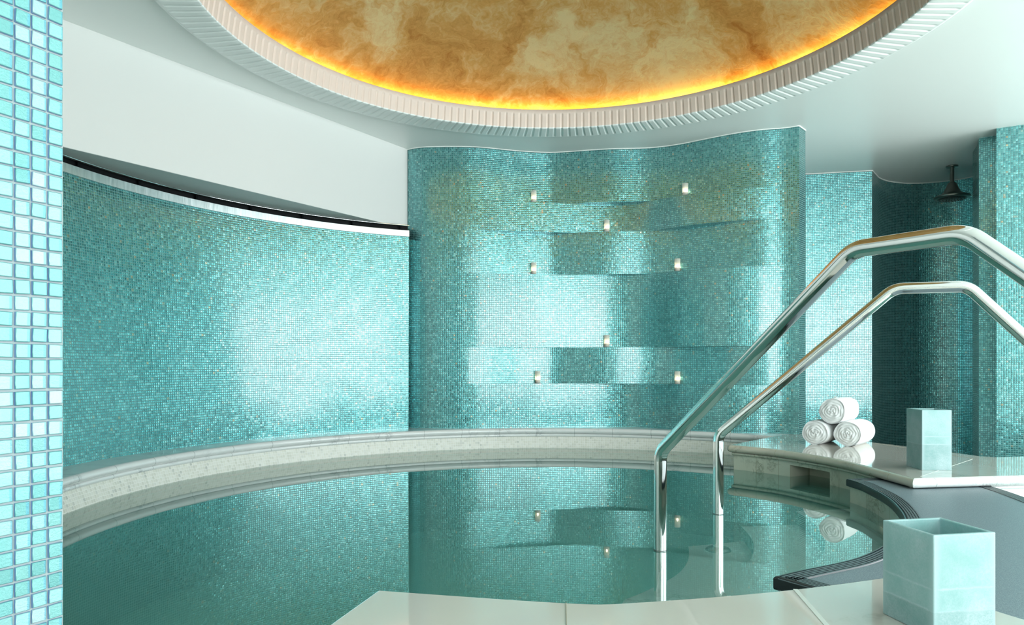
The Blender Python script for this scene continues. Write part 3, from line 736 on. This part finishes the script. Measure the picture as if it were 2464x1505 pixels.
ax = (nr-nf)/np.linalg.norm(nr-nf); an = math.atan2(ax[1], ax[0])
cc = nf+ax*0.067+np.array([-ax[1], ax[0]])*0.067
lantern(cc, an, 0.134, 0.190, 0.0085, [0.047, 0.088], 'pale aqua square lantern in the foreground, low and wide', 1)
ff = np.array([1.95, 3.365]); an2 = math.radians(-1.5); ax = np.array([math.cos(an2), math.sin(an2)])
cc = ff+ax*0.071+np.array([-ax[1], ax[0]])*0.067
lantern(cc, an2, 0.140, 0.288, 0.010, [0.122, 0.16], 'tall narrow frosted lantern on the marble ledge beside the towels', 2)

# ------------------------------------------------------------------ shower head
sx_, sy_ = 3.83, 6.15
root = thing('shower_head', (sx_, sy_, 2.10), 'dark metal rain shower head hanging from the ceiling in the niche', 'shower head')
zr = Z_CEIL-2.10
mb = MB(); mb.lathe([(0.001, zr), (0.048, zr), (0.048, zr-.010), (0.020, zr-.013)], (0, 0, 0), 28); mb.build('ceiling_plate', M_gun, parent=root)
mb = MB(); mb.lathe([(0.0165, zr-.008), (0.0165, 0.155), (0.021, 0.150), (0.021, 0.142)], (0, 0, 0), 24); mb.build('pipe', M_gun, parent=root)
mb = MB(); mb.lathe([(0.018, 0.150), (0.034, 0.138), (0.050, 0.095), (0.068, 0.060), (0.088, 0.044), (0.110, 0.036), (0.140, 0.024), (0.142, 0.016), (0.134, 0.008), (0.112, 0.004)], (0, 0, 0), 40); mb.build('bell', M_gun, parent=root)
mb = MB(); mb.lathe([(0.113, 0.005), (0.110, 0.0), (0.001, 0.0)], (0, 0, 0), 40)
for rr, nn in ((0.02, 6), (0.045, 12), (0.07, 18), (0.095, 26)):
    for k in range(nn):
        a = 2*PI*k/nn; mb.lathe([(0.0045, 0.001), (0.003, -0.006), (0.0005, -0.0065)], (rr*math.cos(a), rr*math.sin(a), 0), 6)
mb.build('spray_plate', simple('nozzle plate', (0.09, 0.09, 0.085), 0.35, 0.8), parent=root)

# ------------------------------------------------------------------ tiled pillar at the left, tiles modelled one by one
pA = np.array([-0.4705, 0.7400]); dP = np.array([-0.466, -0.885]); dP /= np.linalg.norm(dP); nP = np.array([0.885, -0.466])
nP /= np.linalg.norm(nP)
pB = pA+dP*0.62; pD = pA-nP*0.45; pCn = pB-nP*0.45
def m_glass_tile():
    t = NT('aqua glass tile'); uv = t.uv(); s = t.n('ShaderNodeSeparateXYZ'); t.l(uv, s.inputs[0])
    fx = t.math('FRACT', s.outputs[0]); cell = t.vm('FLOOR', uv)
    wn = t.n('ShaderNodeTexWhiteNoise', noise_dimensions='2D'); t.l(cell, wn.inputs['Vector'])
    n = t.noise(t.vm('MULTIPLY', uv, (1, 1, 1)), 5, 4, 0.65)
    base = t.ramp(wn.outputs['Value'], [(0.0, srgb(74, 142, 140)), (0.45, srgb(102, 162, 158)), (0.8, srgb(126, 174, 172)), (1.0, srgb(152, 174, 178))])
    base = t.mix(t.math('MULTIPLY', n.outputs['Fac'], 0.5), base, (*srgb(92, 160, 162), 1))
    wn3 = t.n('ShaderNodeTexWhiteNoise', noise_dimensions='2D'); t.l(t.vm('ADD', cell, (11.5, 5.5, 0)), wn3.inputs['Vector'])
    wd = t.math('MULTIPLY', wn3.outputs['Value'], 0.16)
    e = t.n('ShaderNodeMapRange'); t.l(t.math('ADD', fx, wd), e.inputs[0]); e.inputs[1].default_value = 0.88; e.inputs[2].default_value = 0.95
    base = t.mix(t.math('MULTIPLY', e.outputs[0], 0.75), base, (*srgb(60, 140, 160), 1))
    geo = t.n('ShaderNodeNewGeometry'); rnd = t.vm('SCALE', t.vm('SUBTRACT', wn.outputs['Color'], (0.5, 0.5, 0.5)), sc=0.12)
    N = t.vm('NORMALIZE', t.vm('ADD', geo.outputs['Normal'], rnd))
    t.set(Base_Color=base, Roughness=0.2, Metallic=0.2, Coat_Weight=0.5, Coat_Roughness=0.05, Normal=t.bump(n.outputs['Fac'], 0.25, 0.002, N)); return t.mat
M_gt = m_glass_tile(); M_gs = simple('tile edge glass', srgb(110, 150, 196), 0.15, 0.0, Coat_Weight=0.6)
M_pg = simple('pillar grout', srgb(150, 163, 163), 0.8)
mb = MB(); mb.prism([tuple(pA), tuple(pB), tuple(pCn), tuple(pD)], Z_FL, Z_CEIL)
pillar = mb.build('pillar', M_pg); tag(pillar, 'square pillar clad in pale aqua glass tiles at the left edge of the view', 'pillar'); pillar['kind'] = 'structure'
pit = 0.0158; mb = MB(); r = random.Random(3)
for i in range(-1, 26):
    for j in range(0, int((Z_CEIL-Z_COP+0.6)/pit)):
        z0 = -0.44+j*pit; u0 = 0.0006+i*pit
        if z0+pit > Z_CEIL: continue
        if i == -1: continue
        g = 0.0011; jt = lambda s=0.0003: r.uniform(-s, s); th_ = 0.0028+jt(0.0007)
        rot = r.uniform(-0.035, 0.035)
        cu, cz = u0+pit/2+jt(), z0+pit/2+jt(); hs = pit/2-g
        def W(du, dz, t_):
            uu = cu+du*math.cos(rot)-dz*math.sin(rot); zz = cz+du*math.sin(rot)+dz*math.cos(rot)
            q = pA+dP*uu+nP*t_; return (q[0], q[1], zz)
        bv = 0.0007; ta, tb = th_+jt(0.0002), th_+jt(0.0002); o = len(mb.v)
        base = [W(-hs, -hs, 0), W(hs, -hs, 0), W(hs, hs, 0), W(-hs, hs, 0)]
        mid = [W(-hs, -hs, ta-bv), W(hs, -hs, tb-bv), W(hs, hs, tb-bv), W(-hs, hs, ta-bv)]
        h2 = hs-bv; top = [W(-h2, -h2, ta), W(h2, -h2, tb), W(h2, h2, tb), W(-h2, h2, ta)]
        mb.v += base+mid+top
        cx_, cy_ = i*1.0, j*1.0
        uvq = lambda k: (cx_+(0.98 if k in (0, 3) else 0.02), cy_+(0.02 if k in (0, 1) else 0.98))
        mb.face([o+11, o+10, o+9, o+8], [uvq(3), uvq(2), uvq(1), uvq(0)], 0, False)
        for k in range(4):
            k2 = (k+1) % 4
            mb.face([o+8+k, o+8+k2, o+4+k2, o+4+k], [(cx_+.5, cy_+.5)]*4, 0, True)
            mb.face([o+4+k, o+4+k2, o+k2, o+k], None, 1, False)
tl_ = mb.build('glass_tiles', [M_gt, M_gs], merge=False); tl_.parent = pillar
